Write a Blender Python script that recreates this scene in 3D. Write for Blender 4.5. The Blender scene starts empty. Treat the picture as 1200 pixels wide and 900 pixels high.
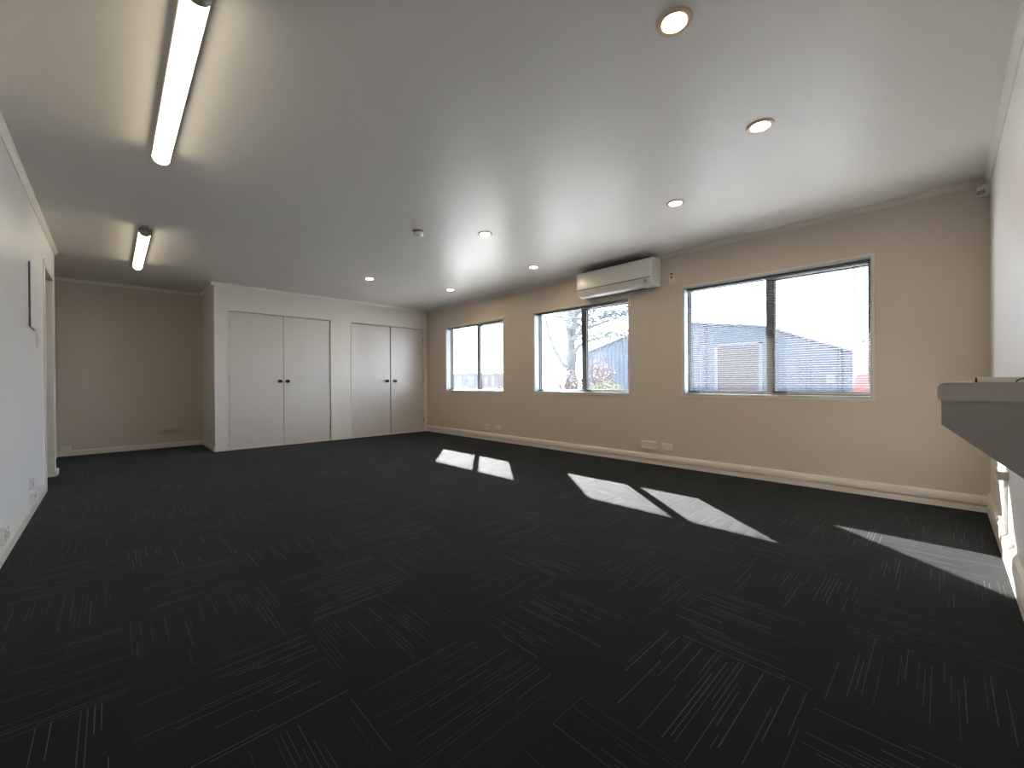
import bpy, bmesh, math, random
from mathutils import Vector, Matrix
random.seed(7)
sc = bpy.context.scene
COL = sc.collection
R = math.radians

# ------------------------------------------------------------------ camera
F_PX = 486.36
CAM_H = 0.958
YAW, PITCH, ROLL = 0.76726, -0.003685, -0.00604
f = Vector((math.sin(YAW)*math.cos(PITCH), math.cos(YAW)*math.cos(PITCH), math.sin(PITCH)))
r = Vector((math.cos(YAW), -math.sin(YAW), 0)); u = r.cross(f)
r2 = r*math.cos(ROLL) + u*math.sin(ROLL); u2 = -r*math.sin(ROLL) + u*math.cos(ROLL)
cd = bpy.data.cameras.new('camera'); cam = bpy.data.objects.new('camera', cd); COL.objects.link(cam)
m = Matrix(((r2.x, u2.x, -f.x, 0), (r2.y, u2.y, -f.y, 0), (r2.z, u2.z, -f.z, CAM_H), (0, 0, 0, 1)))
cam.matrix_world = m
cd.sensor_width = 36; cd.lens = F_PX/1200*36; cd.clip_start = 0.02; cd.clip_end = 500
sc.camera = cam

# ------------------------------------------------------------------ light and exposure
SKY = 15.0
SUN = 142.0
EXPOSURE = -0.06
TUBE = 11.0
LAMP = 260.0
sc.cycles.sample_clamp_indirect = 80.0
sc.view_settings.view_transform = 'Standard'; sc.view_settings.look = 'None'
sc.view_settings.exposure = EXPOSURE; sc.view_settings.gamma = 1.0
sc.view_settings.use_curve_mapping = False
w = bpy.data.worlds.new('world'); sc.world = w; w.use_nodes = True
nt = w.node_tree; nt.nodes.clear()
out = nt.nodes.new('ShaderNodeOutputWorld'); bg = nt.nodes.new('ShaderNodeBackground')
tc = nt.nodes.new('ShaderNodeTexCoord'); mp = nt.nodes.new('ShaderNodeMapping'); mp.inputs['Scale'].default_value = (1.5, 1.5, 5)
ns = nt.nodes.new('ShaderNodeTexNoise'); ns.inputs['Scale'].default_value = 2.0; ns.inputs['Detail'].default_value = 6
cr = nt.nodes.new('ShaderNodeValToRGB')
cr.color_ramp.elements[0].position = 0.35; cr.color_ramp.elements[0].color = (0.52, 0.69, 1.0, 1)
cr.color_ramp.elements[1].position = 0.62; cr.color_ramp.elements[1].color = (0.80, 0.89, 1.0, 1)
nt.links.new(tc.outputs['Generated'], mp.inputs['Vector']); nt.links.new(mp.outputs['Vector'], ns.inputs['Vector'])
nt.links.new(ns.outputs['Fac'], cr.inputs['Fac']); nt.links.new(cr.outputs['Color'], bg.inputs['Color'])
bg.inputs['Strength'].default_value = SKY
nt.links.new(bg.outputs['Background'], out.inputs['Surface'])
sd = bpy.data.lights.new('sun', 'SUN'); sun = bpy.data.objects.new('sun', sd); COL.objects.link(sun)
sd.energy = SUN; sd.angle = R(0.55); sd.color = (1.0, 0.98, 0.95)
sun.rotation_euler = Vector((-0.651, -0.759, -0.498)).to_track_quat('-Z', 'Y').to_euler()
sun.location = (12, 14, 10)

# ------------------------------------------------------------------ room numbers (metres)
H = 2.4
XW = 4.534      # window wall inner face
YC = 7.147      # cupboard wall face
YR = -0.239     # near wall with the ledge
XL = -0.44      # left wall face
XC = 1.048      # cupboard corner
YA = 8.197      # alcove back wall

# ------------------------------------------------------------------ materials
def nodes(name):
    mt = bpy.data.materials.new(name); mt.use_nodes = True
    t = mt.node_tree; b = t.nodes['Principled BSDF']
    return mt, t, b
def mat(name, col, rough=0.5, metal=0.0, spec=0.5, bump=0.0, bscale=80.0, var=0.0, vscale=3.0):
    mt, t, b = nodes(name)
    b.inputs['Base Color'].default_value = (*col, 1); b.inputs['Roughness'].default_value = rough
    b.inputs['Metallic'].default_value = metal; b.inputs['Specular IOR Level'].default_value = spec
    g = t.nodes.new('ShaderNodeTexCoord')
    if bump:
        n = t.nodes.new('ShaderNodeTexNoise'); n.inputs['Scale'].default_value = bscale; n.inputs['Detail'].default_value = 3
        bp_ = t.nodes.new('ShaderNodeBump'); bp_.inputs['Strength'].default_value = bump; bp_.inputs['Distance'].default_value = 0.002
        t.links.new(g.outputs['Object'], n.inputs['Vector']); t.links.new(n.outputs['Fac'], bp_.inputs['Height']); t.links.new(bp_.outputs['Normal'], b.inputs['Normal'])
    if var:
        n = t.nodes.new('ShaderNodeTexNoise'); n.inputs['Scale'].default_value = vscale; n.inputs['Detail'].default_value = 4
        mx = t.nodes.new('ShaderNodeMix'); mx.data_type = 'RGBA'
        mx.inputs['A'].default_value = (*[c*(1-var) for c in col], 1); mx.inputs['B'].default_value = (*[min(1, c*(1+var)) for c in col], 1)
        t.links.new(g.outputs['Object'], n.inputs['Vector']); t.links.new(n.outputs['Fac'], mx.inputs['Factor']); t.links.new(mx.outputs['Result'], b.inputs['Base Color'])
    return mt
def emit(name, col, s):
    mt, t, b = nodes(name)
    b.inputs['Base Color'].default_value = (0.8, 0.8, 0.8, 1)
    b.inputs['Emission Color'].default_value = (*col, 1); b.inputs['Emission Strength'].default_value = s
    return mt

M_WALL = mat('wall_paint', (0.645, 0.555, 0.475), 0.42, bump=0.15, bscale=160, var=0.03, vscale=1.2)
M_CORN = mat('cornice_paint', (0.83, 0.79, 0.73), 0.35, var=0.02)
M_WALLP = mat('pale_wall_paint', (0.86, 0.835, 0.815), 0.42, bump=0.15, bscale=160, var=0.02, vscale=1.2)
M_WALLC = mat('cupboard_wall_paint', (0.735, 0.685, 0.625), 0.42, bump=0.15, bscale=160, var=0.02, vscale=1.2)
M_CEIL = mat('ceiling_paint', (0.735, 0.70, 0.665), 0.44, spec=0.5, bump=0.12, bscale=60, var=0.02, vscale=1.0)
M_TRIM = mat('trim_paint', (0.73, 0.675, 0.60), 0.35, var=0.04, vscale=5)
M_DOOR = mat('door_paint', (0.64, 0.59, 0.54), 0.28, bump=0.08, bscale=20, var=0.02)
M_REVEAL = mat('reveal_paint', (0.50, 0.51, 0.52), 0.4, var=0.02)
M_FRAME = mat('window_aluminium', (0.09, 0.082, 0.075), 0.5, metal=0.2, var=0.05)
M_BLIND = mat('blind_slat_enamel', (0.20, 0.20, 0.20), 0.17, spec=0.85, var=0.02)
M_RAIL = mat('blind_rail', (0.14, 0.14, 0.145), 0.4, metal=0.2, var=0.03)
M_CORD = mat('blind_cord', (0.22, 0.22, 0.22), 0.8, var=0.05)
M_KNOB = mat('knob_dark_bronze', (0.035, 0.022, 0.016), 0.25, metal=0.6, var=0.1)
M_HINGE = mat('hinge_steel', (0.28, 0.26, 0.22), 0.4, metal=0.7, var=0.1)
M_GAP = mat('dark_void', (0.03, 0.027, 0.022), 0.9, var=0.1)
M_PLASTIC = mat('white_plastic', (0.78, 0.76, 0.72), 0.3, var=0.02)
M_CREAM = mat('cream_plastic', (0.80, 0.74, 0.58), 0.35, var=0.03)
M_PLGREY = mat('grey_plastic', (0.16, 0.15, 0.14), 0.4, var=0.05)
M_SLOT = mat('slot_black', (0.03, 0.03, 0.03), 0.6, var=0.1)
M_LGREY = mat('light_fitting_grey', (0.30, 0.27, 0.25), 0.5, metal=0.2, var=0.05)
M_RING = mat('downlight_ring', (0.62, 0.46, 0.32), 0.35, var=0.03)
M_LEDGE = mat('ledge_enamel', (0.48, 0.44, 0.40), 0.22, var=0.06, vscale=8)
M_LEDGEP = mat('ledge_panel_grey', (0.36, 0.33, 0.31), 0.4, var=0.05, vscale=4)
M_TUBE = emit('tube_diffuser_lit', (1.0, 0.90, 0.66), TUBE)
M_LAMP = emit('lamp_lens_lit', (1.0, 0.80, 0.52), LAMP)
M_ROOFM = mat('roof_metal', (0.25, 0.26, 0.27), 0.5, metal=0.3, var=0.05)
M_SOFFIT = mat('soffit_paint', (0.6, 0.6, 0.58), 0.6, var=0.03)

# wall of the alcove: a scuffed smudge low on the plaster
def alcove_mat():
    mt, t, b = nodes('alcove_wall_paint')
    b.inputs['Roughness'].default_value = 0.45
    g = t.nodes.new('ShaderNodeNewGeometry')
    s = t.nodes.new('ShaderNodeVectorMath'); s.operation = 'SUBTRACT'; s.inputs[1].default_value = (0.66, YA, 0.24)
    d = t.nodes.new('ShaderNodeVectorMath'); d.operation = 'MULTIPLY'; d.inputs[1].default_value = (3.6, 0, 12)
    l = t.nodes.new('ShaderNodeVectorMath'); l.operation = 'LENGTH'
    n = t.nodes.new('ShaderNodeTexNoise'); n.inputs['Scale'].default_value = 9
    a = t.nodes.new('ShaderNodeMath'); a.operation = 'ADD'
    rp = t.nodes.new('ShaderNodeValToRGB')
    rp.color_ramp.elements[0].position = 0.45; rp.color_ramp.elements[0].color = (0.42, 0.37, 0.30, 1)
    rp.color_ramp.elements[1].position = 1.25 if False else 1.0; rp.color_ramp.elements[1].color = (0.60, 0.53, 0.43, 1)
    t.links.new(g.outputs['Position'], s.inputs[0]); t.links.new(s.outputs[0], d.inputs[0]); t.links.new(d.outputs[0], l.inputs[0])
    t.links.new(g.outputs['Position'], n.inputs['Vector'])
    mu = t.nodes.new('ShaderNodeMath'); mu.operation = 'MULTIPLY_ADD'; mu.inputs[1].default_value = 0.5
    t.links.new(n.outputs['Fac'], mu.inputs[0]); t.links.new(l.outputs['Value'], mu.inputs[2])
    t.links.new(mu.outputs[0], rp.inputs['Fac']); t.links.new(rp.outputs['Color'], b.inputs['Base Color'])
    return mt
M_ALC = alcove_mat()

# carpet tiles: 0.5 m squares laid quarter-turned, pinstripes of random length
def carpet():
    mt, t, b = nodes('carpet_tiles')
    N = t.nodes.new; L = t.links.new
    def mth(op, a, b_=None, c=None):
        n = N('ShaderNodeMath'); n.operation = op
        for i, v in enumerate((a, b_, c)):
            if v is None: continue
            if isinstance(v, (int, float)): n.inputs[i].default_value = v
            else: L(v, n.inputs[i])
        return n.outputs[0]
    g = N('ShaderNodeNewGeometry'); s = N('ShaderNodeSeparateXYZ'); L(g.outputs['Position'], s.inputs[0])
    X = mth('DIVIDE', mth('ADD', s.outputs[0], 9.97), 0.5)      # tile edges at x = 0.03 + 0.5k
    Y = mth('DIVIDE', mth('ADD', s.outputs[1], 9.74), 0.5)      # y = 0.26 + 0.5k
    i = mth('FLOOR', X); j = mth('FLOOR', Y); fx = mth('SUBTRACT', X, i); fy = mth('SUBTRACT', Y, j)
    par = mth('MODULO', mth('ADD', i, j), 2)                    # 0 / 1
    def mix(fac, a, b_):
        return mth('ADD', mth('MULTIPLY', a, mth('SUBTRACT', 1.0, fac)), mth('MULTIPLY', b_, fac))
    PAR = par
    along = mix(PAR, fx, fy); across = mix(PAR, fy, fx)
    NL = 34.0
    kk = mth('MULTIPLY', across, NL); k = mth('FLOOR', kk); fr = mth('SUBTRACT', kk, k)
    def rnd(seed):
        c = N('ShaderNodeCombineXYZ'); L(mth('ADD', mth('MULTIPLY', i, 57.0), k), c.inputs[0]); L(j, c.inputs[1]); c.inputs[2].default_value = seed
        wn = N('ShaderNodeTexWhiteNoise'); wn.noise_dimensions = '3D'; L(c.outputs[0], wn.inputs['Vector']); return wn.outputs['Value']
    def rndt(seed):
        c = N('ShaderNodeCombineXYZ'); L(i, c.inputs[0]); L(j, c.inputs[1]); c.inputs[2].default_value = seed
        wn = N('ShaderNodeTexWhiteNoise'); wn.noise_dimensions = '3D'; L(c.outputs[0], wn.inputs['Vector']); return wn.outputs['Value']
    line = mth('LESS_THAN', fr, 0.17)
    on = mth('LESS_THAN', rnd(1.5), 0.62)
    st = mth('MULTIPLY', rnd(2.5), 0.75); ln = mth('MULTIPLY_ADD', rnd(3.5), 0.75, 0.12)
    en = mth('ADD', st, ln)
    inside = mth('MULTIPLY', mth('GREATER_THAN', along, st), mth('LESS_THAN', along, en))
    msk = mth('MULTIPLY', mth('MULTIPLY', line, on), mth('MULTIPLY', inside, mth('MULTIPLY_ADD', rnd(4.5), 0.6, 0.4)))
    msk = mth('MULTIPLY', msk, mth('MULTIPLY_ADD', rndt(8.5), 0.55, 0.5))
    # woven ribs and loop grain
    rib = mth('SINE', mth('MULTIPLY', across, 2*math.pi*110))
    nz = N('ShaderNodeTexNoise'); nz.inputs['Scale'].default_value = 420; nz.inputs['Detail'].default_value = 2; L(g.outputs['Position'], nz.inputs['Vector'])
    nb = N('ShaderNodeTexNoise'); nb.inputs['Scale'].default_value = 1.6; nb.inputs['Detail'].default_value = 3; L(g.outputs['Position'], nb.inputs['Vector'])
    tone = mth('MULTIPLY_ADD', rndt(6.5), 0.25, 0.85)
    tone = mth('MULTIPLY', tone, mth('MULTIPLY_ADD', rib, 0.13, 1.0))
    tone = mth('MULTIPLY', tone, mth('MULTIPLY_ADD', nz.outputs['Fac'], 1.1, 0.45))
    tone = mth('MULTIPLY', tone, mth('MULTIPLY_ADD', nb.outputs['Fac'], 0.4, 0.8))
    base = N('ShaderNodeMix'); base.data_type = 'RGBA'
    vm = N('ShaderNodeVectorMath'); vm.operation = 'SCALE'; vm.inputs[0].default_value = (0.0118, 0.0125, 0.0135); L(tone, vm.inputs['Scale'])
    L(vm.outputs[0], base.inputs['A']); base.inputs['B'].default_value = (0.100, 0.101, 0.094, 1); L(msk, base.inputs['Factor'])
    L(base.outputs['Result'], b.inputs['Base Color'])
    b.inputs['Roughness'].default_value = 0.95; b.inputs['Specular IOR Level'].default_value = 0.1
    b.inputs['Sheen Weight'].default_value = 0.06; b.inputs['Sheen Roughness'].default_value = 0.4
    bu = N('ShaderNodeBump'); bu.inputs['Strength'].default_value = 0.35; bu.inputs['Distance'].default_value = 0.002
    L(nz.outputs['Fac'], bu.inputs['Height']); L(bu.outputs['Normal'], b.inputs['Normal'])
    return mt
M_CARPET = carpet()

def glass():
    mt = bpy.data.materials.new('window_glass'); mt.use_nodes = True; t = mt.node_tree; t.nodes.clear()
    o = t.nodes.new('ShaderNodeOutputMaterial'); tr = t.nodes.new('ShaderNodeBsdfTransparent'); gl = t.nodes.new('ShaderNodeBsdfGlossy')
    gl.inputs['Roughness'].default_value = 0.02; tr.inputs['Color'].default_value = (0.95, 0.97, 0.97, 1)
    mx = t.nodes.new('ShaderNodeMixShader'); lw0 = t.nodes.new('ShaderNodeLayerWeight'); lw0.inputs['Blend'].default_value = 0.5; pw = t.nodes.new('ShaderNodeMath'); pw.operation = 'POWER'; pw.inputs[1].default_value = 4.0; lw = t.nodes.new('ShaderNodeMath'); lw.operation = 'MULTIPLY_ADD'; lw.inputs[1].default_value = 0.5; lw.inputs[2].default_value = 0.02; t.links.new(lw0.outputs['Facing'], pw.inputs[0]); t.links.new(pw.outputs[0], lw.inputs[0])
    t.links.new(lw.outputs[0], mx.inputs['Fac']); t.links.new(tr.outputs[0], mx.inputs[1]); t.links.new(gl.outputs[0], mx.inputs[2]); t.links.new(mx.outputs[0], o.inputs['Surface'])
    return mt
M_GLASS = glass()

# ------------------------------------------------------------------ mesh helpers
class MB:
    def __init__(s): s.bm = bmesh.new()
    def box(s, a, b, bevel=0.0, seg=2):
        x0, y0, z0 = [min(p, q) for p, q in zip(a, b)]; x1, y1, z1 = [max(p, q) for p, q in zip(a, b)]
        vs = [s.bm.verts.new(c) for c in ((x0,y0,z0),(x1,y0,z0),(x1,y1,z0),(x0,y1,z0),(x0,y0,z1),(x1,y0,z1),(x1,y1,z1),(x0,y1,z1))]
        fs = [s.bm.faces.new([vs[i] for i in q]) for q in ((3,2,1,0),(4,5,6,7),(0,1,5,4),(1,2,6,5),(2,3,7,6),(3,0,4,7))]
        if bevel:
            es = list({e for f_ in fs for e in f_.edges})
            bmesh.ops.bevel(s.bm, geom=es, offset=bevel, segments=seg, affect='EDGES', profile=0.5)
        return s
    def cyl(s, a, b, r0, r1=None, n=24, caps=True):
        r1 = r0 if r1 is None else r1
        a = Vector(a); b = Vector(b); d = (b-a).normalized()
        q = d.to_track_quat('Z', 'Y').to_matrix()
        A = []; B = []
        for k in range(n):
            t = 2*math.pi*k/n; v = Vector((math.cos(t), math.sin(t), 0))
            A.append(s.bm.verts.new(a + q @ (v*r0))); B.append(s.bm.verts.new(b + q @ (v*r1)))
        for k in range(n): s.bm.faces.new((A[k], A[(k+1) % n], B[(k+1) % n], B[k]))
        if caps: s.bm.faces.new(list(reversed(A))); s.bm.faces.new(B)
        return s
    def lathe(s, o, axis, prof, n=32):
        o = Vector(o); q = Vector(axis).normalized().to_track_quat('Z', 'Y').to_matrix(); rings = []
        for (rr, hh) in prof:
            if rr < 1e-6: rings.append([s.bm.verts.new(o + q @ Vector((0, 0, hh)))])
            else: rings.append([s.bm.verts.new(o + q @ Vector((rr*math.cos(2*math.pi*k/n), rr*math.sin(2*math.pi*k/n), hh))) for k in range(n)])
        for A, B in zip(rings, rings[1:]):
            for k in range(n):
                k2 = (k+1) % n
                if len(A) == 1 and len(B) == 1: continue
                if len(A) == 1: s.bm.faces.new((A[0], B[k2], B[k]))
                elif len(B) == 1: s.bm.faces.new((A[k], A[k2], B[0]))
                else: s.bm.faces.new((A[k], A[k2], B[k2], B[k]))
        return s
    def prism(s, poly, a, b, ua, va):
        """poly of (u,v) swept from a to b; ua, va unit vectors of the section"""
        a = Vector(a); b = Vector(b); ua = Vector(ua); va = Vector(va)
        A = [s.bm.verts.new(a + ua*p + va*q) for p, q in poly]; B = [s.bm.verts.new(b + ua*p + va*q) for p, q in poly]
        n = len(poly)
        for k in range(n): s.bm.faces.new((A[k], A[(k+1) % n], B[(k+1) % n], B[k]))
        s.bm.faces.new(list(reversed(A))); s.bm.faces.new(B)
        return s
    def tube(s, pts, rads, n=8):
        pts = [Vector(p) for p in pts]; rings = []
        for k, p in enumerate(pts):
            d = (pts[min(k+1, len(pts)-1)] - pts[max(k-1, 0)]).normalized(); q = d.to_track_quat('Z', 'Y').to_matrix()
            rr = rads[k] if isinstance(rads, (list, tuple)) else rads
            rings.append([s.bm.verts.new(p + q @ Vector((rr*math.cos(2*math.pi*i/n), rr*math.sin(2*math.pi*i/n), 0))) for i in range(n)])
        for A, B in zip(rings, rings[1:]):
            for k in range(n): s.bm.faces.new((A[k], A[(k+1) % n], B[(k+1) % n], B[k]))
        s.bm.faces.new(list(reversed(rings[0]))); s.bm.faces.new(rings[-1])
        return s
    def quad(s, *p): s.bm.faces.new([s.bm.verts.new(q) for q in p]); return s
    def build(s, name, m_, parent=None, smooth=False):
        bmesh.ops.recalc_face_normals(s.bm, faces=s.bm.faces)
        off = Vector((0, 0, 0)); q_ = parent
        while q_ is not None: off += Vector(q_.location); q_ = q_.parent
        bmesh.ops.translate(s.bm, verts=s.bm.verts, vec=-off)
        me = bpy.data.meshes.new(name); s.bm.to_mesh(me); s.bm.free()
        me.materials.append(m_)
        o = bpy.data.objects.new(name, me); COL.objects.link(o)
        if parent is not None: o.parent = parent
        if smooth:
            for p_ in me.polygons: p_.use_smooth = True
            try: me.set_sharp_from_angle(angle=R(35))
            except Exception: pass
        return o
def tag(o, label=None, cat=None, group=None, kind=None):
    if label: o['label'] = label
    if cat: o['category'] = cat
    if group: o['group'] = group
    if kind: o['kind'] = kind
    return o
def struct(o, label=None, cat=None):
    return tag(o, label, cat, None, 'structure')
def empty(name, loc):
    o = bpy.data.objects.new(name, None); o.empty_display_size = 0.1; o.location = loc; COL.objects.link(o); return o
def copy_tree(o, delta, parent=None):
    c = o.copy(); COL.objects.link(c)
    if parent is None: c.location = Vector(o.location) + Vector(delta)
    else: c.parent = parent
    for ch in list(o.children): copy_tree(ch, (0, 0, 0), c)
    return c

# ------------------------------------------------------------------ room shell
YN = YR - 0.0
struct(MB().box((XL-0.6, YR-0.15, -0.12), (XW+0.18, YA+0.15, 0)).build('floor', M_CARPET), 'dark charcoal carpet tiles with thin pale pinstripes covering the whole floor', 'floor')
struct(MB().box((XL-0.6, YR-0.15, H), (XW+0.18, YA+0.15, H+0.12)).build('ceiling', M_CEIL), 'semi-gloss pale grey painted ceiling over the room', 'ceiling')

WIN = [(1, 4.891, 6.479), (2, 2.645, 4.221), (3, 0.402, 1.977)]
ZS, ZT = 0.812, 1.988
WT = 0.16
b_ = MB()
ys = [YR-0.15] + [v for n, a, b in reversed(WIN) for v in (a, b)] + [YC+0.9]
b_.box((XW, ys[0], -0.12), (XW+WT, ys[-1], ZS)).box((XW, ys[0], ZT), (XW+WT, ys[-1], H+0.02))
for k in range(0, len(ys), 2): b_.box((XW, ys[k], ZS), (XW+WT, ys[k+1], ZT))
struct(b_.build('wall_right', M_WALL), 'beige painted wall with three windows in a row', 'wall')
# near wall carrying the ledge
struct(MB().box((XL-0.1, YR-0.12, -0.12), (XW, YR, H+0.02)).build('wall_near', M_WALLP), 'pale painted side wall behind the jutting ledge', 'wall')
# left wall with a doorway opening
D0, D1, DZ = 5.66, 6.455, 2.055
b_ = MB().box((XL-0.1, YR, -0.12), (XL, D0, H+0.02)).box((XL-0.1, D0, DZ), (XL, D1, H+0.02)).box((XL-0.1, D1, -0.12), (XL, 6.66, H+0.02))
struct(b_.build('wall_left', M_WALLP), 'long pale left wall with a doorway opening near its far end', 'wall')
# small space beyond the doorway
b_ = MB().box((XL-0.6, D0-0.5, -0.12), (XL-0.55, 6.66, H)).box((XL-0.6, D0-0.55, -0.12), (XL-0.1, D0-0.5, H)).box((XL-0.6, 6.62, -0.12), (XL-0.1, 6.66, H))
struct(b_.build('wall_hall', M_WALL), 'painted wall seen through the doorway opening', 'wall')
# alcove
struct(MB().box((XL-0.2, 6.66, -0.12), (-0.525, YA, H+0.02)).build('wall_alcove', M_WALL), 'short side wall of the dim alcove at far left', 'wall')
struct(MB().box((XL-0.2, YA, -0.12), (XC+0.2, YA+0.12, H+0.02)).build('wall_back', M_ALC), 'back wall of the dim alcove with a dark smudge low down', 'wall')
# cupboard wall
C1 = (1.205, 2.668); C2 = (3.002, 4.470); DH = 2.02
b_ = MB()
b_.box((XC, YC, -0.12), (C1[0], YC+0.1, H+0.02)).box((C1[1], YC, -0.12), (C2[0], YC+0.1, H+0.02)).box((C2[1], YC, -0.12), (XW, YC+0.1, H+0.02))
b_.box((C1[0], YC, DH), (C1[1], YC+0.1, H+0.02)).box((C2[0], YC, DH), (C2[1], YC+0.1, H+0.02))
b_.box((XC, YC+0.1, -0.12), (XC+0.1, YA, H+0.02))
b_.box((XC+0.1, YC+0.75, -0.12), (XW, YC+0.8, H+0.02))
struct(b_.build('wall_cupboard', M_WALLC), 'far beige wall holding two pairs of cupboard doors', 'wall')

# skirting boards
SK = [(0, 0), (0.019, 0), (0.019, 0.040), (0.001, 0.043), (0.001, 0.058), (0.024, 0.060), (0.022, 0.088), (0.016, 0.106), (0, 0.118)]
SK2 = [(0, 0), (0.014, 0), (0.014, 0.058), (0.004, 0.074), (0, 0.074)]
def skirt(name, poly, a, b, ua, label): struct(MB().prism(poly, a, b, ua, (0, 0, 1)).build(name, M_TRIM), label, 'skirting')
skirt('baseboard_right', SK, (XW, YR, 0), (XW, YC, 0), (-1, 0, 0), 'two-step cream skirting along the window wall')
skirt('baseboard_near', [(p*0.9, q*1.25) for p, q in SK], (XL, YR, 0), (XW, YR, 0), (0, 1, 0), 'cream skirting of the near wall below the ledge')
skirt('baseboard_left', SK2, (XL, YR, 0), (XL, D0-0.05, 0), (1, 0, 0), 'pale skirting at the foot of the left wall')
skirt('baseboard_back', SK2, (-0.525, YA, 0), (XC, YA, 0), (0, -1, 0), 'cream skirting at the foot of the alcove back wall')
skirt('baseboard_alcove', SK2, (XC, YC, 0), (XC, YA, 0), (-1, 0, 0), 'short skirting on the cupboard side of the alcove')
sk = MB()
for x0, x1 in ((XC, C1[0]-0.01), (C1[1]+0.01, C2[0]-0.01), (C2[1]+0.01, XW-0.02)):
    sk.box((x0, YC-0.012, 0), (x1, YC, 0.05))
struct(sk.build('baseboard_cupboard', M_TRIM), 'low skirting pieces between the cupboard doors', 'skirting')
struct(MB().box((XL, D1+0.02, 0), (XL+0.022, 6.66, 0.062), 0.006).build('baseboard_doorway', M_TRIM), 'stub of white skirting just past the doorway', 'skirting')

# cornices
CV = [(0, 0), (0.030, 0), (0.030, -0.006), (0.024, -0.020), (0.010, -0.036), (0.006, -0.042), (0, -0.042)]
def cornice(n, a, b, ua, label): struct(MB().prism(CV, a, b, ua, (0, 0, 1)).build('trim_%d' % n, M_TRIM if n < 3 else M_CORN), label, 'cornice')
cornice(1, (XW, YR, H), (XW, YC, H), (-1, 0, 0), 'ceiling cornice above the three windows')
cornice(2, (XL, YR, H), (XW, YR, H), (0, 1, 0), 'ceiling cornice of the near side wall')
cornice(3, (XL, YR, H), (XL, 6.66, H), (1, 0, 0), 'ceiling cornice along the left wall')
cornice(4, (-0.525, YA, H), (XC, YA, H), (0, -1, 0), 'ceiling cornice over the alcove back wall')
cornice(5, (XC, YC, H), (XC, YA, H), (-1, 0, 0), 'short ceiling cornice on the cupboard side of the alcove')
cornice(6, (XC-0.035, YC, H), (XW, YC, H), (0, -1, 0), 'ceiling cornice above the cupboard doors')
# door lining of the left opening
b_ = MB().box((XL-0.104, D0+0.004, 0), (XL+0.012, D0-0.05, DZ+0.045), 0.003).box((XL-0.104, D1-0.004, 0), (XL+0.006, D1+0.03, DZ+0.045), 0.003)
b_.box((XL-0.104, D0, DZ-0.004), (XL+0.006, D1, DZ+0.045), 0.003)
struct(b_.build('trim_7', M_TRIM), 'painted casing around the left doorway opening', 'door casing')

# ------------------------------------------------------------------ cupboard doors
def hinge(parent, x, y, z):
    MB().cyl((x, y-0.004, z-0.04), (x, y-0.004, z+0.04), 0.006, n=10).box((x-0.012, y-0.002, z-0.038), (x+0.012, y+0.002, z+0.038)).build('hinge', M_HINGE, parent)
def knob(parent, x, y, z):
    MB().lathe((x, y, z), (0, -1, 0), [(0, 0), (0.027, 0), (0.027, 0.004), (0.013, 0.007), (0.011, 0.025), (0.020, 0.032), (0.027, 0.044), (0.027, 0.054), (0.020, 0.062), (0, 0.066)]).build('knob', M_KNOB, parent, True)
def leaf(n, x0, x1, hx, kx, label, gap_top=0.006):
    e = empty('door_%d' % n, (x0, YC, 0)); struct(e, label, 'door')
    MB().box((x0+0.003, YC+0.012, 0.024), (x1-0.003, YC+0.047, DH-gap_top), 0.002).build('door_panel', M_DOOR, e)
    for z in (0.22, 1.02, 1.80): hinge(e, hx, YC+0.011, z)
    knob(e, kx, YC+0.012, 0.998)
a0, a1 = C1[0]+0.018, C1[1]-0.018; am = 1.937
c0, c1 = C2[0]+0.018, C2[1]-0.014; cm = 3.752
leaf(1, a0, am, a0-0.004, am-0.055, 'leftmost flush cupboard door, dark knob on its right edge')
leaf(2, am, a1, a1+0.004, am+0.052, 'second flush cupboard door from the left, knob on its left edge')
leaf(3, c0, cm-0.006, c0-0.004, cm-0.078, 'third flush cupboard door from the left, dark gap at its right')
leaf(4, cm+0.006, c1, c1+0.004, cm+0.078, 'rightmost flush cupboard door, next to the window wall')
k = 8
for (p, q), lb in ((C1, 'thin frame around the left pair of cupboard doors'), (C2, 'thin frame around the right pair of cupboard doors')):
    b_ = MB().box((p, YC-0.006, 0), (p+0.016, YC+0.06, DH+0.0)).box((q-0.014, YC-0.006, 0), (q, YC+0.06, DH)).box((p, YC-0.006, DH), (q, YC+0.06, DH+0.018)).box((p+0.016, YC+0.004, 0), (q-0.014, YC+0.055, 0.020))
    struct(b_.build('trim_%d' % k, M_TRIM), lb, 'door frame'); k += 1

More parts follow.
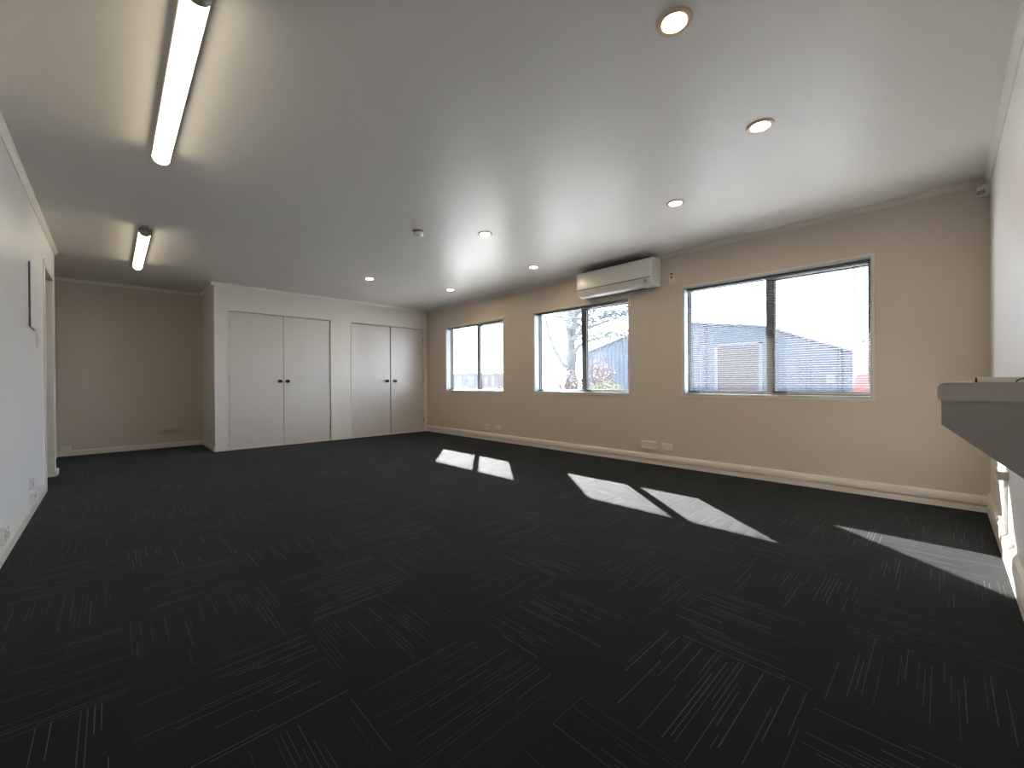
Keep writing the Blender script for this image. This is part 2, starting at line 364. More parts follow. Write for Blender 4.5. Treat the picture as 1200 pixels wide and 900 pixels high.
# ------------------------------------------------------------------ windows with sliding sashes
WL = {1: 'farthest window, looking out on low pale houses', 2: 'middle window, below the air conditioner with a tree outside', 3: 'nearest window, looking out on a blue-grey shed'}
MW = {1: 0.058, 2: 0.085, 3: 0.078}
MUL = {1: 5.655, 2: 3.385, 3: 1.163}
GX = XW + 0.125
def window(n, y0, y1):
    e = empty('window_%d' % n, (XW, y0, ZS)); struct(e, WL[n], 'window')
    t = 0.012
    # reveal lining
    b_ = MB().box((XW-0.004, y0, ZS-0.0), (XW+WT, y0+t, ZT)).box((XW-0.004, y1-t, ZS), (XW+WT, y1, ZT)).box((XW-0.004, y0+t, ZT-t), (XW+WT, y1-t, ZT))
    b_.build('window_lining', M_REVEAL, e)
    MB().box((XW-0.010, y0-0.004, ZS-0.006), (XW+WT, y1+0.004, ZS+t), 0.003).build('window_sill', M_REVEAL, e)
    # thin architrave bead around the opening
    b_ = MB(); a = 0.018; g = 0.010
    b_.box((XW-g, y0-a, ZS-a), (XW, y0, ZT+a)).box((XW-g, y1, ZS-a), (XW, y1+a, ZT+a)).box((XW-g, y0, ZT), (XW, y1, ZT+a)).box((XW-g, y0, ZS-a-0.006), (XW, y1, ZS-0.006))
    b_.build('architrave', M_TRIM, e)
    # outer frame
    yi0, yi1, zi0, zi1 = y0+t, y1-t, ZS+t, ZT-t
    b_ = MB(); w_ = 0.013
    b_.box((GX-0.03, yi0, zi0), (GX+0.03, yi0+w_, zi1)).box((GX-0.03, yi1-w_, zi0), (GX+0.03, yi1, zi1)).box((GX-0.03, yi0, zi1-w_), (GX+0.03, yi1, zi1)).box((GX-0.03, yi0, zi0), (GX+0.03, yi1, zi0+w_))
    b_.build('window_frame', M_FRAME, e)
    mu = MUL[n]
    def sash(p, q, x, s, s2, top):
        o = MB().box((x-0.01, p, zi0+w_), (x+0.01, p+s, zi1-w_), 0.002).box((x-0.01, q-s2, zi0+w_), (x+0.01, q, zi1-w_), 0.002)
        o.box((x-0.01, p+s, zi1-w_-top), (x+0.01, q-s2, zi1-w_)).box((x-0.01, p+s, zi0+w_), (x+0.01, q-s2, zi0+w_+0.018))
        so = o.build('sash', M_FRAME, e)
        gl = MB().box((x-0.002, p+s-0.004, zi0+w_+0.014), (x+0.002, q-s2+0.004, zi1-w_-top+0.004)).build('glass_pane', M_GLASS, so)
        return so
    sash(yi0+w_, mu+MW[n]/2, GX-0.013, 0.012, MW[n]*0.94, 0.030)   # near leaf
    sash(mu-MW[n]/2, yi1-w_, GX+0.013, MW[n]*0.94, 0.006, 0.010)
    return yi0, yi1, zi0, zi1
def blind(n, y0, y1, z0, z1, tilt, label):
    X = XW + 0.060
    e = empty('venetian_blind', (X, (y0+y1)/2, z0)); tag(e, label, 'blind', 'venetian blinds at the windows')
    y0 += 0.006; y1 -= 0.006
    MB().box((X-0.014, y0, z1-0.026), (X+0.014, y1, z1-0.001), 0.002).build('headrail', M_RAIL if n == 3 else M_BLIND, e)
    zb = z0 + 0.004
    MB().box((X-0.012, y0, zb), (X+0.012, y1, zb+0.014), 0.003).build('bottom_rail', M_BLIND, e)
    b_ = MB(); z = zb + 0.030; hw = 0.008
    while z < z1-0.036:
        pts = []
        for s_ in (-1, -0.4, 0.4, 1):
            px, pz = s_*hw, 0.0003*(1-s_*s_)
            pts.append((px*math.cos(tilt) - pz*math.sin(tilt), px*math.sin(tilt) + pz*math.cos(tilt)))
        up = [(p, q+0.0003) for p, q in pts]; lo = [(p, q-0.0003) for p, q in reversed(pts)]
        b_.prism(up+lo, (X, y0, z), (X, y1, z), (1, 0, 0), (0, 0, 1)); z += 0.0212
    b_.build('slats', M_BLIND, e)
    for fy in (0.09, 0.5, 0.91):
        yy = y0 + (y1-y0)*fy
        MB().box((X-0.0095, yy-0.0007, zb+0.01), (X-0.0083, yy+0.0007, z1-0.02)).box((X+0.0083, yy-0.0007, zb+0.01), (X+0.0095, yy+0.0007, z1-0.02)).build('ladder_cord', M_CORD, e)
    ya = y0 + 0.045
    MB().cyl((X-0.020, ya, z1-0.02), (X-0.020, ya, z1-0.66), 0.0012, n=6).cyl((X-0.020, ya, z1-0.66), (X-0.020, ya, z1-0.695), 0.003, 0.006, n=10).build('pull_cord', M_CORD, e)
    MB().cyl((X-0.020, y0+0.10, z1-0.02), (X-0.020, y0+0.10, z1-0.70), 0.003, n=8).build('tilt_wand', M_CORD, e)
BL = {1: 'white venetian blind in the farthest window, slats open', 2: 'white venetian blind in the middle window in front of the tree', 3: 'white venetian blind in the nearest window in front of the shed'}
TILT = {1: R(-3), 2: R(-3), 3: R(-17)}
for n, y0, y1 in WIN:
    yi0, yi1, zi0, zi1 = window(n, y0, y1)
    blind(n, yi0, yi1, zi0, zi1, TILT[n], BL[n])

# ------------------------------------------------------------------ ceiling lights
def tube_light(y0, y1, label):
    xc = 0.228
    e = empty('fluorescent_light', (xc, (y0+y1)/2, H)); tag(e, label, 'ceiling light', 'fluorescent battens')
    MB().box((xc-0.022, y0, H-0.036), (xc+0.022, y1, H), 0.002).box((xc-0.046, y0, H-0.046), (xc+0.046, y1, H-0.034), 0.003).build('fitting_base', M_LGREY, e)
    prof = [(0.041*math.cos(t), -0.045-0.045*abs(math.sin(t))**0.8) for t in [math.pi*k_/14 for k_ in range(15)]]
    MB().prism(prof, (xc, y0+0.05, H), (xc, y1-0.012, H), (1, 0, 0), (0, 0, 1)).build('diffuser', M_TUBE, e, True)
    cap = [(0.046*math.cos(t), -0.030-0.062*abs(math.sin(t))**0.7) for t in [math.pi*k_/14 for k_ in range(15)]]
    MB().prism(cap, (xc, y0, H), (xc, y0+0.05, H), (1, 0, 0), (0, 0, 1)).build('end_cap', M_LGREY, e, True)
    MB().prism(cap, (xc, y1-0.012, H), (xc, y1, H), (1, 0, 0), (0, 0, 1)).build('end_cap', M_PLASTIC, e, True)
tube_light(1.79, 3.34, 'long lit fluorescent batten nearest the camera at upper left')
tube_light(5.00, 6.58, 'smaller looking lit fluorescent batten in front of the dim alcove')
DL = [((1.632, 0.743), 'lit round downlight at the top edge, nearest and largest'),
      ((2.648, 0.712), 'lit round downlight above the nearest window, second largest in view'),
      ((3.290, 1.496), 'lit round downlight just above the air conditioner right end, third nearest'),
      ((2.614, 3.073), 'lit round downlight just right of the smoke detector'),
      ((3.807, 3.550), 'small lit downlight left of the air conditioner, close to window wall'),
      ((3.781, 5.288), 'small lit round downlight in the far corner by the farthest window'),
      ((2.565, 5.474), 'small lit round downlight in front of the right cupboard doors')]
for (x, y), lb in DL:
    e = empty('downlight', (x, y, H)); tag(e, lb, 'ceiling light', 'recessed round downlights')
    MB().lathe((x, y, H), (0, 0, -1), [(0.066, -0.001), (0.070, 0.001), (0.068, 0.007), (0.060, 0.010), (0.048, 0.007), (0.043, 0.0005)], 40).build('trim_ring', M_RING, e, True)
    MB().lathe((x, y, H), (0, 0, -1), [(0.043, 0.0005), (0.042, 0.003), (0.02, 0.005), (0, 0.0055)], 40).build('lamp_lens', M_LAMP, e, True)
x, y = 2.108, 3.452
e = empty('smoke_detector', (x, y, H)); tag(e, 'small round grey smoke detector on the ceiling left of a downlight', 'smoke detector')
MB().lathe((x, y, H), (0, 0, -1), [(0.052, 0), (0.054, 0.010), (0.048, 0.014), (0, 0.014)]).build('mounting_base', M_LGREY, e, True)
MB().lathe((x, y, H), (0, 0, -1), [(0.046, 0.014), (0.047, 0.020), (0.040, 0.024), (0.040, 0.030), (0.047, 0.034), (0.040, 0.046), (0.015, 0.052), (0, 0.052)]).build('sensor_cap', M_PLASTIC, e, True)
MB().lathe((x+0.012, y-0.034, H-0.044), (0, 0, -1), [(0.004, 0), (0.004, 0.006), (0, 0.007)], 12).build('indicator', emit('indicator_white', (1, 1, 1), 1.0), e)

# ------------------------------------------------------------------ air conditioner
e = empty('air_conditioner', (XW, 2.74, 2.04)); tag(e, 'white wall-mounted air conditioner above the middle window', 'air conditioner')
ya, yb = 2.240, 3.250
sec = [(0, 2.055), (0.02, 2.045), (0.125, 2.035), (0.185, 2.05), (0.215, 2.085), (0.226, 2.13), (0.228, 2.30), (0.220, 2.335), (0.19, 2.35), (0.03, 2.362), (0, 2.362)]
MB().prism(sec, (XW, ya, 0), (XW, yb, 0), (-1, 0, 0), (0, 0, 1)).build('housing', M_PLASTIC, e, True)
fp = [(0.2285, 2.128), (0.234, 2.131), (0.236, 2.30), (0.228, 2.334), (0.222, 2.332), (0.2295, 2.30)]
MB().prism(fp, (XW, ya+0.004, 0), (XW, yb-0.004, 0), (-1, 0, 0), (0, 0, 1)).build('front_panel', M_PLASTIC, e, True)
fl = [(0.130, 2.030), (0.190, 2.043), (0.222, 2.078), (0.233, 2.118), (0.229, 2.119), (0.217, 2.082), (0.187, 2.048), (0.130, 2.036)]
MB().prism(fl, (XW, ya+0.13, 0), (XW, yb-0.03, 0), (-1, 0, 0), (0, 0, 1)).build('air_flap', M_PLASTIC, e, True)
MB().prism([(0.2275, 2.121), (0.2305, 2.121), (0.2305, 2.127), (0.2275, 2.127)], (XW, ya+0.005, 0), (XW, yb-0.005, 0), (-1, 0, 0), (0, 0, 1)).build('shadow_gap', M_PLGREY, e)
MB().prism([(0.06, 2.034), (0.128, 2.030), (0.128, 2.034), (0.06, 2.0395)], (XW, ya+0.14, 0), (XW, yb-0.04, 0), (-1, 0, 0), (0, 0, 1)).build('air_outlet', M_SLOT, e)
g = MB()
for q in range(14): g.box((XW-0.03-q*0.012, ya+0.02, 2.3595-q*0.0006), (XW-0.036-q*0.012, yb-0.02, 2.364-q*0.0006))
g.build('top_grille', M_SLOT, e)
g = MB()
for q in range(4): g.box((XW-0.06-q*0.04, ya-0.0012, 2.07), (XW-0.064-q*0.04, ya+0.002, 2.345))
g.build('side_grooves', M_LGREY, e)
MB().lathe((XW-0.224, ya+0.07, 2.09), (-1, 0, 0), [(0.022, 0), (0.022, 0.004), (0.018, 0.006), (0, 0.006)], 24).build('status_light_cover', M_LEDGE, e, True)

# remote holder
e = empty('remote_control', (XW, 2.098, 2.115)); tag(e, 'small cream remote control in a wall holder beside the air conditioner', 'remote control')
MB().box((XW-0.018, 2.062, 2.052), (XW, 2.132, 2.12), 0.004).build('holder', M_CREAM, e)
MB().box((XW-0.026, 2.070, 2.066), (XW-0.006, 2.124, 2.178), 0.006).build('remote_body', M_CREAM, e)
MB().box((XW-0.0285, 2.080, 2.148), (XW-0.0255, 2.114, 2.168)).build('display', M_PLGREY, e)
MB().lathe((XW-0.025, 2.097, 2.122), (-1, 0, 0), [(0.011, 0), (0.011, 0.004), (0, 0.005)], 16).build('button', M_SLOT, e)

# corner sensor
e = empty('motion_sensor', (XW, YR, 2.30)); tag(e, 'small motion sensor high in the corner under the cornice at right', 'sensor')
MB().prism([(0, 0), (0.062, 0), (0.062, 0.02), (0.02, 0.062), (0, 0.062)], (XW-0.001, YR+0.001, 2.275), (XW-0.001, YR+0.001, 2.348), (-1, 0, 0), (0, 1, 0)).build('sensor_housing', M_CORN, e)
MB().prism([(0.058, 0.022), (0.022, 0.058), (0.024, 0.062), (0.062, 0.024)], (XW-0.001, YR+0.001, 2.285), (XW-0.001, YR+0.001, 2.315), (-1, 0, 0), (0, 1, 0)).build('sensor_lens', M_LGREY, e)

# ------------------------------------------------------------------ power points and outlets
# generic: origin o on the wall, t = along wall, n = outward, size (w,h), depth d
def outlet(name, o, t, n, w_, h_, d, label, cat, kind='socket', group=None, m_=None):
    o = Vector(o); t = Vector(t); n = Vector(n); zz = Vector((0, 0, 1)); m_ = m_ or M_PLASTIC
    e = empty(name, o); tag(e, label, cat, group)
    def bx(a0, a1, b0, b1, c0, c1, nm, mm, bev=0.0):
        p = o + t*a0 + zz*b0 + n*c0; q = o + t*a1 + zz*b1 + n*c1
        return MB().box(p, q, bev).build(nm, mm, e)
    bx(-w_/2, w_/2, -h_/2, h_/2, 0, d, 'plate', m_, 0.003)
    if kind == 'socket':
        for sx in (-0.25, 0.25):
            x_ = sx*w_
            bx(x_-0.012, x_+0.012, h_*0.16, h_*0.36, d, d+0.004, 'switch', M_CREAM)
            g = MB()
            for (dx, dz, ww, hh) in ((-0.010, -0.008, 0.003, 0.012), (0.010, -0.008, 0.003, 0.012), (0, -0.026, 0.003, 0.012)):
                g.box(o + t*(x_+dx-ww/2) + zz*(dz-hh/2) + n*(d-0.001), o + t*(x_+dx+ww/2) + zz*(dz+hh/2) + n*(d+0.0008))
            g.build('pin_slots', M_SLOT, e)
    elif kind == 'trunk':
        bx(-w_/2+0.004, w_/2-0.004, h_/2-0.018, h_/2-0.006, d, d+0.010, 'cover_strip', M_CREAM, 0.002)
        bx(-w_/2+0.004, w_/2-0.004, -h_/2+0.004, -h_/2+0.018, d-0.002, d+0.006, 'lower_strip', m_, 0.002)
    elif kind == 'data':
        bx(-0.010, 0.010, -0.010, 0.010, d-0.001, d+0.001, 'jack', M_SLOT)
    elif kind == 'switch':
        bx(-0.008, 0.008, -0.018, 0.012, d, d+0.005, 'rocker', M_CREAM, 0.001)
    return e
TW = (0, 1, 0); NW = (-1, 0, 0)
outlet('network_outlet', (XW, 5.275, 0.214), TW, NW, 0.150, 0.085, 0.035, 'wide surface box low on wall under the farthest window, left one', 'wall outlet', 'trunk')
outlet('power_socket', (XW, 5.05, 0.222), TW, NW, 0.115, 0.075, 0.012, 'double power socket low on wall under the farthest window, right one', 'power socket')
outlet('network_outlet', (XW, 2.385, 0.219), TW, NW, 0.170, 0.090, 0.040, 'wide surface box low on wall between middle and nearest windows, left one', 'wall outlet', 'trunk')
outlet('power_socket', (XW, 2.165, 0.219), TW, NW, 0.120, 0.075, 0.012, 'double power socket low on wall between middle and nearest windows, right one', 'power socket')
TL = (0, 1, 0); NL_ = (1, 0, 0)
outlet('power_socket', (XL, 4.69, 0.235), TL, NL_, 0.12, 0.085, 0.014, 'white socket low on the left wall nearer the doorway, upper of two', 'power socket')
outlet('wall_outlet', (XL, 4.74, 0.125), TL, NL_, 0.15, 0.075, 0.020, 'white box on the left wall just above skirting, below a socket', 'wall outlet', 'data')
outlet('power_socket', (XL, 3.60, 0.140), TL, NL_, 0.15, 0.10, 0.016, 'white socket low at the left edge of the photo, nearest on left wall', 'power socket')
outlet('light_switch', (XL, 5.13, 1.325), TL, NL_, 0.072, 0.115, 0.010, 'small white light switch on left wall beside the doorway', 'light switch', 'switch')
outlet('wall_outlet', (-0.45, YA, 0.105), (1, 0, 0), (0, -1, 0), 0.10, 0.055, 0.018, 'small outlet above skirting in the dim alcove left corner', 'wall outlet', 'plain', None, M_TRIM)
outlet('power_socket', (3.46, YR, 0.165), (1, 0, 0), (0, 1, 0), 0.15, 0.075, 0.030, 'white socket at the foot of the near wall, farther of two', 'power socket')
outlet('power_socket', (3.18, YR, 0.13), (1, 0, 0), (0, 1, 0), 0.12, 0.075, 0.020, 'white socket above skirting at the right edge, nearer of two', 'power socket')

# conduit from its junction box down to the socket
e = empty('cable_conduit', (3.40, YR, 0.20)); tag(e, 'thin white cable conduit running down the near wall below the ledge', 'conduit')
MB().box((3.388, YR, 0.20), (3.412, YR+0.016, 0.43), 0.002).build('conduit_cover', M_PLASTIC, e)
MB().box((3.345, YR, 0.43), (3.445, YR+0.040, 0.475), 0.004).build('junction_box', M_LEDGE, e)

# raised panel on the left wall
e = empty('wall_cabinet', (XL, 4.86, 1.64)); tag(e, 'slim painted wall box with side coloured grey as shadow, on left wall before doorway', 'wall box')
MB().box((XL, 4.70, 1.40), (XL+0.010, 5.02, 1.88), 0.002).build('box_body', M_PLGREY, e)  # body coloured grey to paint in the dark gap shade behind the lid
MB().box((XL+0.010, 4.694, 1.394), (XL+0.015, 5.026, 1.886), 0.002).build('box_lid', M_WALLP, e)

# ------------------------------------------------------------------ ledge jutting from the near wall
e = empty('wall_ledge', (2.1, YR, 0.62)); tag(e, 'grey enamelled wall ledge with rounded rim jutting in at the right edge', 'ledge')
x0, x1 = 1.60, 2.70
prof = [(YR, 0.903), (0.004, 0.903), (0.009, 0.908), (0.010, 0.925), (0.009, 0.939), (0.004, 0.947), (-0.004, 0.9505), (YR, 0.9505)]
MB().prism([(p-YR, q) for p, q in prof], (x0, YR, 0), (x1, YR, 0), (0, 1, 0), (0, 0, 1)).build('ledge_top', M_LEDGE, e, True)
gp = [(0, 0.903), (0.241, 0.903), (0.241, 0.838), (0, 0.625)]
for xx in (x0+0.006, x1-0.03):
    MB().prism(gp, (xx, YR, 0), (xx+0.02, YR, 0), (0, 1, 0), (0, 0, 1)).build('bracket_panel', M_LEDGEP, e)
MB().prism([(0.221, 0.903), (0.241, 0.903), (0.241, 0.838), (0.221, 0.821)], (x0+0.026, YR, 0), (x1-0.03, YR, 0), (0, 1, 0), (0, 0, 1)).build('front_rail', M_LEDGEP, e)
e = empty('metal_strip', (1.70, -0.15, 0.9505)); tag(e, 'thin white metal strip with black ends lying on the grey ledge', 'strip')
MB().box((1.66, -0.064, 0.9506), (1.70, -0.228, 0.9645), 0.001).build('strip_body', M_PLASTIC, e)
MB().box((1.658, -0.061, 0.9506), (1.702, -0.0645, 0.9635)).build('end_piece', M_SLOT, e)
MB().tube([(1.63, -0.128, 0.9520), (1.632, -0.131, 0.956), (1.636, -0.136, 0.9595), (1.642, -0.144, 0.9605)], 0.0016).build('bent_clip', M_SLOT, e)

# ------------------------------------------------------------------ outside
GZ = -0.25
def asphalt():
    return mat('yard_concrete', (0.19, 0.185, 0.18), 0.9, bump=0.3, bscale=40, var=0.15, vscale=0.6)
struct(MB().box((XW+WT, -40, GZ-0.3), (110, 130, GZ)).build('ground', asphalt()), 'pale sunlit yard outside the windows', 'ground')
struct(MB().box((XW-0.0, YR-6, H+0.12), (5.95, YA+6, H+0.20)).box((XW+WT, YR-6, H+0.0), (5.93, YA+6, H+0.12)).box((5.90, YR-6, 2.385), (5.96, YA+6, H+0.2)).build('roof_overhang', M_SOFFIT), 'eave outside above the windows', 'eave')

# shed
def corr(name, col, per, rough=0.55):
    mt, t, b = nodes(name)
    b.inputs['Roughness'].default_value = rough
    g = t.nodes.new('ShaderNodeNewGeometry'); s = t.nodes.new('ShaderNodeSeparateXYZ'); t.links.new(g.outputs['Position'], s.inputs[0])
    m1 = t.nodes.new('ShaderNodeMath'); m1.operation = 'MULTIPLY'; m1.inputs[1].default_value = 2*math.pi/per
    m2 = t.nodes.new('ShaderNodeMath'); m2.operation = 'SINE'
    ad = t.nodes.new('ShaderNodeMath'); ad.operation = 'ADD'
    t.links.new(s.outputs[0], ad.inputs[0]); t.links.new(s.outputs[1], ad.inputs[1]); t.links.new(ad.outputs[0], m1.inputs[0]); t.links.new(m1.outputs[0], m2.inputs[0])
    bu = t.nodes.new('ShaderNodeBump'); bu.inputs['Distance'].default_value = 0.03; bu.inputs['Strength'].default_value = 0.8
    t.links.new(m2.outputs[0], bu.inputs['Height']); t.links.new(bu.outputs['Normal'], b.inputs['Normal'])
    n = t.nodes.new('ShaderNodeTexNoise'); n.inputs['Scale'].default_value = 1.3
    mx = t.nodes.new('ShaderNodeMix'); mx.data_type = 'RGBA'; mx.inputs['A'].default_value = (*[c*0.88 for c in col], 1); mx.inputs['B'].default_value = (*[c*1.1 for c in col], 1)
    t.links.new(g.outputs['Position'], n.inputs['Vector']); t.links.new(n.outputs['Fac'], mx.inputs['Factor']); t.links.new(mx.outputs['Result'], b.inputs['Base Color'])
    return mt
M_SHED = corr('shed_cladding', (0.031, 0.038, 0.052), 0.30)
M_DOORR = mat('roller_door', (0.036, 0.026, 0.026), 0.6, var=0.1, vscale=2)
M_SHEDT = mat('shed_flashing', (0.03, 0.038, 0.055), 0.5, var=0.05)
M_WHITE = mat('white_paint_outside', (0.075, 0.075, 0.075), 0.6, var=0.05)
SX = 24.0
e = empty('shed', (SX, 10, GZ)); tag(e, 'blue-grey corrugated shed with roller door outside the nearest window', 'shed')
pr = [(2.8, GZ), (2.8, 2.22), (6.3, 3.70), (10.1, 4.28), (14.0, 3.9), (17.5, 2.9), (17.5, GZ)]
MB().prism(pr, (SX, 0, 0), (SX+14, 0, 0), (0, 1, 0), (0, 0, 1)).build('shed_walls', M_SHED, e)
rf = MB()
for (a, b) in zip(pr[1:-2], pr[2:-1]):
    rf.prism([(a[0], a[1]), (b[0], b[1]), (b[0], b[1]+0.09), (a[0], a[1]+0.09)], (SX-0.12, 0, 0), (SX+14.1, 0, 0), (0, 1, 0), (0, 0, 1))
rf.build('shed_roof', M_SHEDT, e)
rd = MB().box((SX-0.04, 6.55, GZ), (SX, 8.55, 2.85))
for q in range(20): rd.box((SX-0.06, 6.58, GZ+0.05+q*0.152), (SX-0.03, 8.52, GZ+0.13+q*0.152), 0.01)
rd.build('roller_door', M_DOORR, e)
MB().box((SX-0.08, 6.38, GZ), (SX, 6.55, 3.0)).box((SX-0.08, 8.55, GZ), (SX, 8.72, 3.0)).box((SX-0.08, 6.38, 2.85), (SX, 8.72, 3.0)).build('door_frame', M_WHITE, e)
for yy, zt in ((3.25, 2.4), (4.55, 2.9), (9.3, 4.1), (7.6+5.2, 3.9)):
    MB().cyl((SX-0.06, yy, GZ), (SX-0.06, yy, zt), 0.045, n=10).build('downpipe', M_SHEDT, e)
sg = MB().box((SX-0.05, 3.42, 0.82), (SX-0.02, 3.75, 1.24)).build('sign_board', M_WHITE, e)
MB().box((SX-0.055, 3.53, 0.98), (SX-0.048, 3.64, 1.08)).build('sign_mark', M_SHEDT, sg)

# distant low houses past the farthest window
M_HW = mat('house_wall_grey', (0.05, 0.053, 0.062), 0.8, var=0.06)
M_HB = mat('house_wall_brick', (0.062, 0.045, 0.045), 0.8, var=0.1)
M_HR = mat('house_roof', (0.05, 0.05, 0.057), 0.7, var=0.08)
def house(y0, y1, X, z1, zr, mw, label):
    e = empty('house', (X, (y0+y1)/2, GZ)); tag(e, label, 'house')
    MB().box((X, y0, GZ), (X+6, y1, z1)).build('house_walls', mw, e)
    MB().prism([(-0.3, z1), (6.3, z1), (3, zr)], (X, y0-0.25, 0), (X, y1+0.25, 0), (1, 0, 0), (0, 0, 1)).build('house_roof', M_HR, e)
    for q in range(2):
        yy = y0 + (y1-y0)*(0.2+0.45*q)
        MB().box((X-0.03, yy, 0.7), (X+0.02, yy+(y1-y0)*0.18, z1-0.35)).build('house_window', M_WHITE, e)
house(36.4, 41.5, 30, 2.05, 2.5, M_HW, 'low pale grey house seen through left pane of the farthest window')
house(33.4, 35.9, 30, 1.95, 2.3, M_HB, 'small pinkish brick house seen through right pane of the farthest window')

# red car at the shed corner
M_RED = mat('car_paint_red', (0.14, 0.02, 0.018), 0.3, var=0.03)
e = empty('car', (20.6, 0.2, GZ)); tag(e, 'red car parked past the shed corner in the nearest window', 'car')
zc = GZ
side = [(-2.1, 0.28), (2.05, 0.28), (2.12, 0.5), (2.10, 1.0), (2.0, 1.36), (1.85, 1.46), (-0.6, 1.46), (-1.3, 1.05), (-2.1, 0.85), (-2.18, 0.55)]
MB().prism(side, (19.75, 0.2, zc), (21.4, 0.2, zc), (0, 1, 0), (0, 0, 1)).build('car_body', M_RED, e)
gl = [(0.9, 1.02), (0.85, 1.36), (-0.60, 1.36), (-1.05, 1.02)]
MB().prism(gl, (19.74, 0.2, zc), (19.76, 0.2, zc), (0, 1, 0), (0, 0, 1)).build('side_windows', M_SLOT, e)
for yy in (-1.35, 1.30):
    for xx in (19.73, 21.22):
        MB().lathe((xx, 0.2+yy, zc+0.32), (1, 0, 0), [(0, 0), (0.32, 0), (0.32, 0.2), (0, 0.2)], 20).build('wheel', M_SLOT, e)

# foliage
def leaves(mb, c, rad, n, size, flat=1.0):
    for _ in range(n):
        d = Vector((random.gauss(0, 1), random.gauss(0, 1), random.gauss(0, 1))).normalized()*(random.random()**0.5)
        p = Vector(c) + Vector((d.x*rad[0], d.y*rad[1], d.z*rad[2]))
        a = Vector((random.gauss(0, 1), random.gauss(0, 1), random.gauss(0, 0.6*flat))).normalized()*size*random.uniform(0.6, 1.3)
        b = a.cross(Vector((random.gauss(0, 1), random.gauss(0, 1), random.gauss(0, 1)))).normalized()*size*0.45
        mb.quad(p-a, p+b, p+a, p-b)
M_BARK = mat('bark', (0.05, 0.055, 0.055), 0.9, bump=0.6, bscale=12, var=0.2, vscale=6)
M_LEAF = mat('foliage_grey_green', (0.045, 0.06, 0.055), 0.7, var=0.25, vscale=2)
M_BUSHY = mat('foliage_yellow_green', (0.11, 0.115, 0.04), 0.7, var=0.3, vscale=2)
M_BUSHR = mat('foliage_reddish', (0.10, 0.055, 0.05), 0.7, var=0.3, vscale=2)
M_HEDGE = mat('foliage_dark_green', (0.05, 0.065, 0.04), 0.7, var=0.25, vscale=2)
TX, TY = 16.0, 12.45
e = empty('tree', (TX, TY, GZ)); tag(e, 'large tree with a thick trunk outside the middle window', 'tree')
MB().tube([(TX, TY+0.05, GZ-0.05), (TX, TY, 0.8), (TX, TY+0.02, 2.2), (TX+0.05, TY+0.02, 3.6), (TX, TY-0.1, 5.2), (TX, TY-0.1, 7.0)], [0.42, 0.33, 0.30, 0.30, 0.2, 0.07], 14).build('trunk', M_BARK, e, True)
br = [([(TX, TY+0.05, 1.5), (TX-0.1, TY+0.45, 1.85), (TX-0.2, TY+0.85, 2.5), (TX-0.2, TY+1.25, 3.3), (TX-0.2, TY+1.55, 4.6), (TX-0.2, TY+1.6, 5.6)], [0.12, 0.11, 0.10, 0.085, 0.06, 0.02]),
      ([(TX, TY-0.1, 3.0), (TX-0.2, TY-0.9, 3.4), (TX-0.3, TY-1.8, 3.55), (TX-0.4, TY-3.0, 3.75)], [0.13, 0.09, 0.06, 0.02]),
      ([(TX, TY-0.1, 2.3), (TX-0.2, TY-0.6, 2.65), (TX-0.3, TY-1.5, 2.9), (TX-0.4, TY-2.8, 2.95)], [0.11, 0.08, 0.05, 0.02]),
      ([(TX, TY, 4.0), (TX-0.2, TY-1.0, 4.5), (TX-0.3, TY-2.4, 4.8), (TX-0.4, TY-3.6, 5.0)], [0.12, 0.09, 0.05, 0.02]),
      ([(TX, TY, 3.7), (TX-0.1, TY+0.5, 4.1), (TX-0.2, TY+0.9, 4.25), (TX-0.2, TY+1.3, 4.25)], [0.10, 0.08, 0.05, 0.02]),
      ([(TX, TY, 5.0), (TX+0.3, TY+0.8, 5.6), (TX+0.4, TY+1.6, 5.9)], [0.10, 0.06, 0.02])]
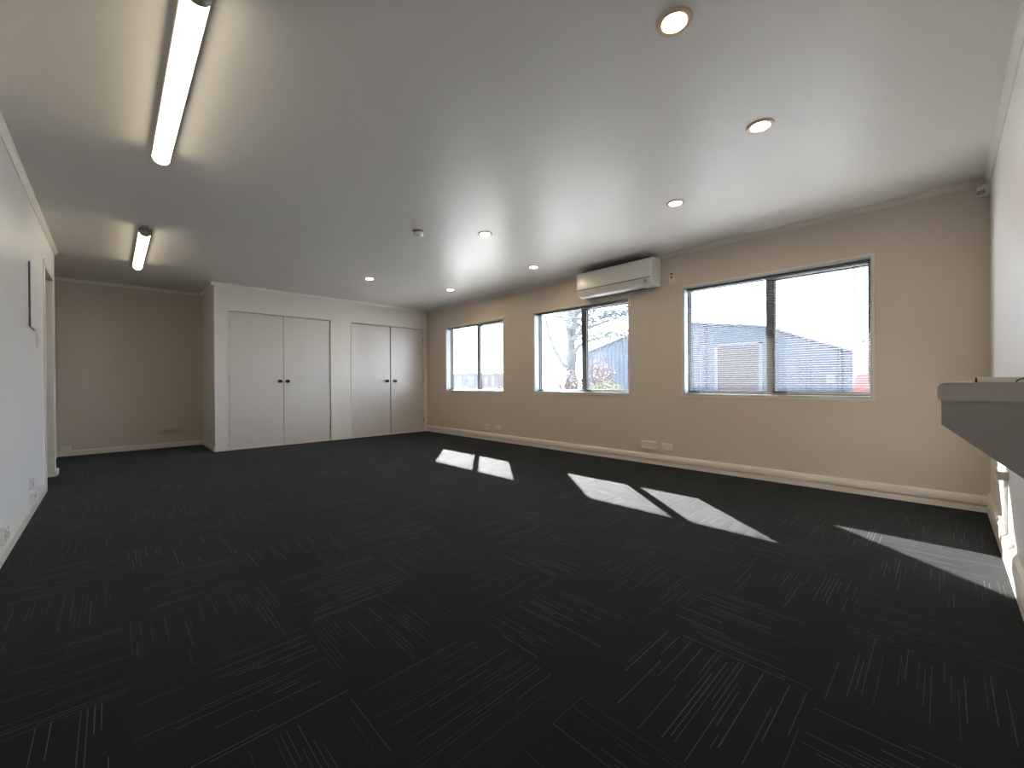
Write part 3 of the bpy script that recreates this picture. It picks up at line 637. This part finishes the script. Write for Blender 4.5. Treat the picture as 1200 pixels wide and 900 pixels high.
for pts, rd_ in br: MB().tube(pts, rd_, 8).build('branch', M_BARK, e, True)
lf = MB()
for cy, cz, n in [(-0.8, 3.55, 160), (-1.5, 3.75, 200), (-2.3, 3.9, 200), (-3.1, 3.85, 170), (-0.7, 4.3, 220), (-1.6, 4.6, 260), (-2.6, 4.7, 260), (-3.5, 4.9, 200), (-1.2, 2.95, 110), (-2.1, 3.05, 130), (-2.9, 3.0, 110),
                  (0.3, 4.75, 160), (1.0, 4.6, 110), (-0.2, 5.4, 240), (-1.6, 5.6, 260), (0.9, 5.9, 200), (0, 6.5, 220), (-1.0, 6.4, 160), (-0.45, 3.95, 90), (-3.4, 4.3, 140)]:
    leaves(lf, (TX-0.2+random.uniform(-0.4, 0.4), TY+cy, cz), (1.0, 0.62, 0.17), int(n*0.8), 0.10)
lf.build('foliage', M_LEAF, e)
def bush(name, c, rad, n, size, m_, label, cat='bush'):
    e = empty(name, (c[0], c[1], GZ)); tag(e, label, cat)
    b = MB()
    for q in range(5):
        a = q*1.3; b.tube([(c[0], c[1], GZ), (c[0]+0.3*rad[0]*math.cos(a), c[1]+0.4*rad[1]*math.sin(a), c[2]-0.1), (c[0]+0.6*rad[0]*math.cos(a), c[1]+0.7*rad[1]*math.sin(a), c[2]+0.6*rad[2])], [0.04, 0.03, 0.01], 6)
    b.build('stems', M_BARK, e)
    b = MB(); leaves(b, c, rad, n, size); b.build('foliage', m_, e)
bush('flowering_shrub', (14.2, 11.3, 0.7), (0.7, 0.85, 0.95), 1500, 0.06, M_BUSHR, 'pinkish shrub at the foot of the tree trunk, middle window', 'shrub')
bush('leafy_bush', (14.6, 9.9, 0.9), (0.7, 0.75, 1.2), 1500, 0.06, M_BUSHR, 'reddish bush right of the tree trunk, middle window')
bush('low_bush', (13.6, 8.9, 0.35), (0.6, 0.9, 0.65), 1300, 0.06, M_BUSHY, 'low yellow-green bush at the bottom of the middle window')
bush('hedge', (42, 3.6, 1.4), (1.2, 3.4, 1.5), 2600, 0.16, M_HEDGE, 'green hedge far behind the red car past the shed', 'hedge')
